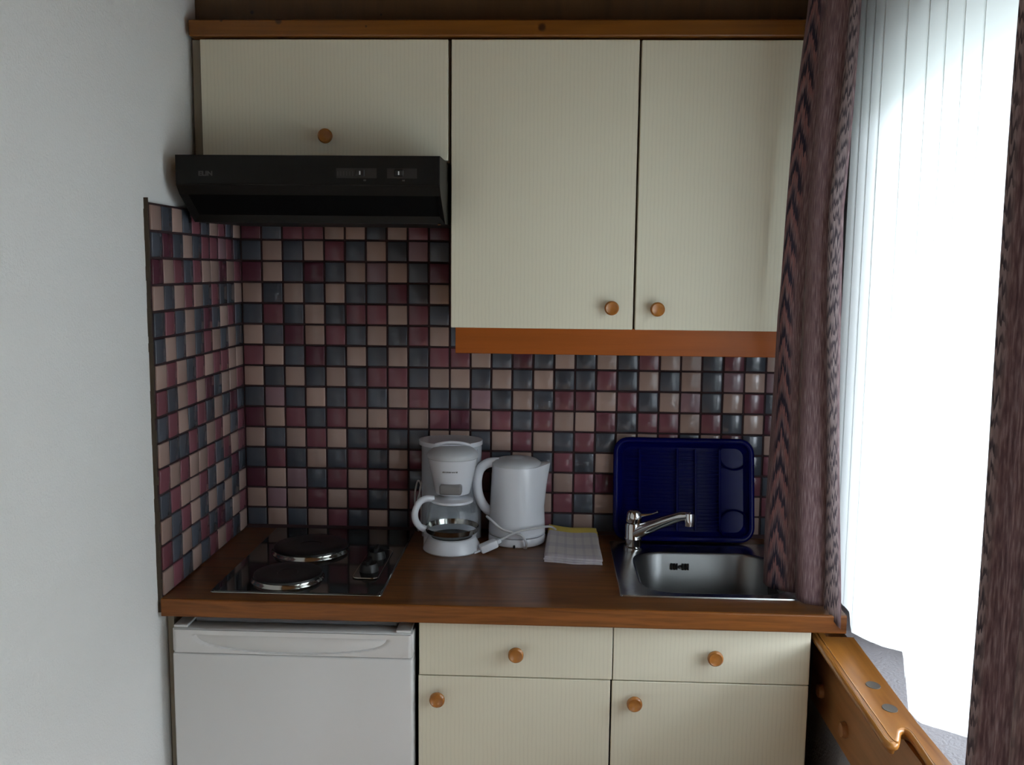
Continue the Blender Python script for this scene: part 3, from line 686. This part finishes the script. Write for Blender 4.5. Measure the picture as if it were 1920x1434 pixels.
# ------------------------------------------------------------------ kettle
kt = thing('kettle', (0.697, -0.072, 0.0), 'white electric kettle with loop handle between coffee maker and folded towel', 'kettle')
kx, ky = 0.698, -0.076
obj('base', lathe(B(), kx, ky, [(0.066, 0.0), (0.0695, 0.003), (0.070, 0.014), (0.0685, 0.0205), (0.001, 0.0205)], 56), M['white_plastic'], kt, True, 40)
bm = B(); lathe(bm, kx, ky, [(0.0675, 0.022), (0.0695, 0.024), (0.0692, 0.03), (0.0665, 0.09), (0.0635, 0.150), (0.0615, 0.188), (0.061, 0.191), (0.001, 0.193)], 64)
for v in bm.verts:          # pull the spout out on the right
    dx, dy = v.co.x - kx, v.co.y - ky; a = math.atan2(dy, dx)
    if v.co.z > 0.11 and abs(a) < 0.75:
        k = (1 - (a / 0.75) ** 2) ** 2 * min(1, max(0, (v.co.z - 0.11) / 0.08)); s = 1 + 0.30 * k
        if math.hypot(dx, dy) > 0.02: v.co.x = kx + dx * s; v.co.z += 0.006 * k
obj('body', bm, M['white_plastic'], kt, True, 50)
bm = B(); lathe(bm, kx - 0.002, ky, [(0.0605, 0.191), (0.060, 0.1955), (0.05, 0.203), (0.03, 0.2075), (0.018, 0.208), (0.016, 0.2105), (0.001, 0.2115)], 48)
obj('lid', bm, M['lid_plastic'], kt, True, 50)
pts = spline([(kx - 0.045, ky, 0.1955), (kx - 0.072, ky - 0.004, 0.193), (kx - 0.091, ky - 0.008, 0.178), (kx - 0.0975, ky - 0.01, 0.150), (kx - 0.095, ky - 0.01, 0.120), (kx - 0.086, ky - 0.008, 0.096), (kx - 0.073, ky - 0.005, 0.078), (kx - 0.058, ky, 0.070)], 8)
obj('handle', tube(B(), pts, 0.0085, 14, False, 1.4), M['white_plastic'], kt, True)
bm = B(); box(bm, kx - 0.006, kx - 0.001, ky - 0.0712, ky - 0.0675, 0.001, 0.0085, 0.0008); obj('cord_notch', bm, M['black'], kt)
pts = spline([(0.632, -0.075, 0.05), (0.628, -0.135, 0.075), (0.640, -0.150, 0.070), (0.663, -0.156, 0.052), (0.690, -0.158, 0.043), (0.712, -0.157, 0.036), (0.722, -0.155, 0.022), (0.7235, -0.152, 0.006), (0.718, -0.146, 0.003)], 8)
obj('cord', tube(B(), pts, 0.0028, 8), M['cord'], kt, True)
pts = spline([(0.655, -0.172, 0.026), (0.668, -0.17, 0.031), (0.692, -0.165, 0.042), (0.720, -0.158, 0.050), (0.748, -0.148, 0.052), (0.768, -0.125, 0.050), (0.785, -0.075, 0.035), (0.800, -0.045, 0.012), (0.79, -0.03, 0.004)], 8)
obj('cord', tube(B(), pts, 0.0028, 8), M['cord'], kt, True)
bm = B(); box(bm, -0.024, 0.02, -0.013, 0.013, -0.010, 0.010, 0.005, 2); box(bm, 0.018, 0.030, -0.005, 0.005, -0.005, 0.005, 0.002); box(bm, -0.040, -0.02, 0.004, 0.008, -0.002, 0.002); box(bm, -0.040, -0.02, -0.008, -0.004, -0.002, 0.002)
bmesh.ops.transform(bm, matrix=Matrix.Translation((0.637, -0.178, 0.0165)) @ Matrix.Rotation(math.radians(18), 4, 'Z') @ Matrix.Rotation(math.radians(-20), 4, 'Y'), verts=bm.verts[:])
obj('plug', bm, M['white_plastic'], kt, True)

# ------------------------------------------------------------------ folded towel
tl = thing('folded_towel', (0.835, -0.14, 0.0), 'folded checked kitchen towel with yellow edge lying on the worktop beside the kettle', 'towel')
def towel(z0, t, sh, dz):
    c = [(0.767 + sh, -0.247 - sh), (0.8985 + sh * 0.5, -0.256 + sh), (0.8955 - sh, -0.035), (0.776 + sh, -0.032 - sh)]
    def fn(u, v):
        x = (c[0][0] * (1 - u) + c[1][0] * u) * (1 - v) + (c[3][0] * (1 - u) + c[2][0] * u) * v
        y = (c[0][1] * (1 - u) + c[1][1] * u) * (1 - v) + (c[3][1] * (1 - u) + c[2][1] * u) * v
        z = z0 + 0.0012 * math.sin(u * 5 + v * 3) + dz * max(0, v - 0.5) ** 1.5 * (1.2 - 0.5 * u) + 0.003 * (1 - u) ** 6
        e = min(u, 1 - u, v, 1 - v); z -= t * 0.6 * max(0, 1 - e / 0.03) ** 2
        return (x, y + 0.002 * math.sin(u * 9), z)
    b = grid(B(), 26, 26, fn, lambda u, v: (u, v))
    r = bmesh.ops.extrude_face_region(b, geom=b.faces[:])
    bmesh.ops.translate(b, vec=(0, 0, -t), verts=[q for q in r['geom'] if isinstance(q, bmesh.types.BMVert)])
    return b
obj('fold', towel(0.0055, 0.004, 0.0, 0.01), M['towel'], tl, True, 60)
obj('fold', towel(0.0105, 0.004, -0.002, 0.02), M['towel'], tl, True, 60)
obj('fold', towel(0.0155, 0.004, 0.001, 0.035), M['towel'], tl, True, 60)

# ------------------------------------------------------------------ pine ledge on the window wall
lg = thing('pine_ledge', (1.345, -0.9, -0.25), 'honey pine wall ledge with moulded lip and round plugs below the window', 'ledge')
LZ = -0.058
out = [(1.322, -0.43), (1.3205, -0.885)]
poly = [(1.326, -0.42), (1.3245, -0.87)]
def lip(p):  # smooth outline of the notched front lip
    return p
O = [(1.3125, -0.42), (1.3118, -0.49), (1.3108, -0.60), (1.3088, -0.70), (1.3078, -0.80), (1.3070, -0.87), (1.3065, -0.900), (1.3088, -0.9130), (1.3140, -0.9145), (1.3190, -0.9060), (1.3250, -0.8930), (1.3320, -0.8770), (1.3390, -0.8690), (1.3470, -0.8670), (1.3525, -0.8740), (1.3540, -0.8900), (1.3525, -0.9300), (1.3505, -0.98), (1.349, -1.10), (1.347, -1.6)]
O = [tuple(p)[:2] for p in spline([(x, y, 0) for x, y in O], 5)]
bm = B(); prism_z(bm, O + [(1.3755, -1.6), (1.3755, -0.98), (1.3740, -0.85), (1.3845, -0.497), (1.331, -0.497), (1.331, -0.42)], LZ - 0.02, LZ)
obj('top_board', bm, M['ledge'], lg)
bm = B(); tube(bm, [(x, y, LZ - 0.0072) for x, y in O], 0.0070, 14, False); obj('lip_moulding', bm, M['ledge_lip'], lg, True)
bm = B(); tube(bm, [(x + 0.0075, y, LZ - 0.0004) for x, y in O[:40]], 0.0016, 6, False); obj('bead', bm, M['ledge_lip'], lg, True)
obj('face_board', box(B(), 1.347, 1.376, -1.6, -0.36, -0.252, LZ - 0.02), M['ledge_face'], lg)
for (y, z) in ((-0.440, -0.198), (-0.595, -0.203)):
    bm = B(); lathe(bm, 0, 0, [(0.0145, 0), (0.0155, 0.004), (0.013, 0.010), (0.007, 0.013), (0.001, 0.0135)], 24)
    bmesh.ops.rotate(bm, cent=(0, 0, 0), matrix=Matrix.Rotation(-PI / 2, 3, 'Y'), verts=bm.verts[:]); bmesh.ops.translate(bm, vec=(1.347, y, z), verts=bm.verts[:])
    obj('plug_cap', bm, M['ledge_face'], lg, True)
for (u_, y) in ((1.3495, -0.715), (1.3475, -0.802)):
    bm = B(); lathe(bm, u_, y, [(0.0155, LZ - 0.001), (0.0150, LZ + 0.0008), (0.001, LZ + 0.001)], 28, 0.8, 1.0); obj('knot', bm, M['knot_wood'], lg)

# ------------------------------------------------------------------ curtains
def left_curtain():
    zs = [0.0, 0.15, 0.36, 0.57, 0.775, 0.975, 1.17, 1.47]
    AX = [1.233, 1.233, 1.236, 1.236, 1.247, 1.258, 1.273, 1.285]
    EX = [1.338, 1.331, 1.322, 1.313, 1.304, 1.312, 1.319, 1.325]
    br = [0.0, 0.43, 0.80, 1.0]
    def fn(u, v):
        z = 0.006 + v * 1.45
        a = Vector((interp(z, zs, AX), -0.352)); e = Vector((interp(z, zs, EX), -0.535))
        w = 0.5
        p = a.lerp(e, u)
        nrm = Vector((-(a - e).y, (a - e).x)).normalized()
        if nrm.x > 0: nrm = -nrm
        for b0, b1, am in ((0.0, 0.43, 0.020), (0.43, 0.83, 0.026), (0.83, 1.0001, 0.014)):
            if b0 <= u <= b1:
                t = (u - b0) / (b1 - b0); p = p + nrm * am * (math.sin(PI * t) ** 0.75 - 0.35)
        p = p + nrm * 0.003 * math.sin(z * 7 + u * 11)
        if u > 0.92 and z < 0.05: z -= 0.035 * (u - 0.92) / 0.08 * (1 - z / 0.05); 
        if u > 0.92: p.y -= 0.009 * (u - 0.92) / 0.08 * max(0, 1 - z / 0.2)
        return (p.x, p.y, z)
    return grid(B(), 110, 120, fn, lambda u, v: (u * 0.36, v * 1.45))
def solid(o, t):
    m_ = o.modifiers.new('thickness', 'SOLIDIFY'); m_.thickness = t; m_.offset = 0
o = obj('curtain', left_curtain(), M['curtain'], None, True, 80); solid(o, 0.0016)
tag(o, 'mauve patterned curtain in folds hanging over the right end of the worktop', 'curtain')
def right_curtain(u, v):
    z = -0.55 + v * 2.02
    y = -1.098 - u * 0.22
    x = 1.345 + 0.014 * math.sin(u * 26 + 1.2) * min(1, u * 8) + 0.004 * math.sin(u * 40) + 0.003 * math.sin(z * 5)
    return (x, y + 0.008 * math.sin(z * 2.4 + 0.5), z)
o = obj('curtain', grid(B(), 90, 90, right_curtain, lambda u, v: (0.366 - u * 0.33, v * 2.02)), M['curtain'], None, True, 80); solid(o, 0.0016)
tag(o, 'mauve patterned curtain hanging at the right edge beyond the sheer', 'curtain')
PL = [-0.375, -0.43, -0.483, -0.538, -0.652, -0.745, -0.812, -0.875, -0.94, -1.042, -1.13, -1.22, -1.30, -1.38, -1.46, -1.55, -1.64, -1.75, -1.86]
def sheer():
    b = B(); cols = []
    hy = [-1.86, -1.2, -1.085, -0.885, -0.835, -0.825, -0.80, -0.70, -0.6, -0.537, -0.52, -0.47, -0.30]
    hz = [0.06, 0.05, 0.034, -0.041, -0.045, -0.02, 0.040, 0.008, -0.018, -0.032, 0.002, 0.002, 0.002]
    ys = []
    for a, c in zip(PL, PL[1:]):
        n_ = 9
        for k in range(n_):
            t = k / (n_ - 1); xo = -0.0032 * t + 0.002 * math.sin(PI * t)
            ys.append((a + (c - a) * t - (0.004 if k == n_ - 1 else 0), xo))
    for y, xo in ys:
        zb = interp(y, hy, hz); col = []
        for j in range(41):
            v = j / 40; z = zb + (1.46 - zb) * v
            x = 1.3655 + xo * (0.4 + 0.6 * v) + 0.001 * math.sin(z * 4 + y * 9)
            col.append(b.verts.new((x, y, z)))
        cols.append(col)
    for a, c in zip(cols, cols[1:]):
        for j in range(40): b.faces.new((a[j], c[j], c[j + 1], a[j + 1]))
    return b
o = obj('sheer_curtain', sheer(), M['sheer'], None, True, 35)
tag(o, 'white pleated sheer curtain glowing with daylight between the patterned curtains', 'curtain')
rl = obj('curtain_rail', box(B(), 1.27, 1.469, -1.9, -0.30, 1.462, 1.485, 0.004), M['frame_white'])
tag(rl, 'white curtain rail high on the window wall', 'curtain rail')
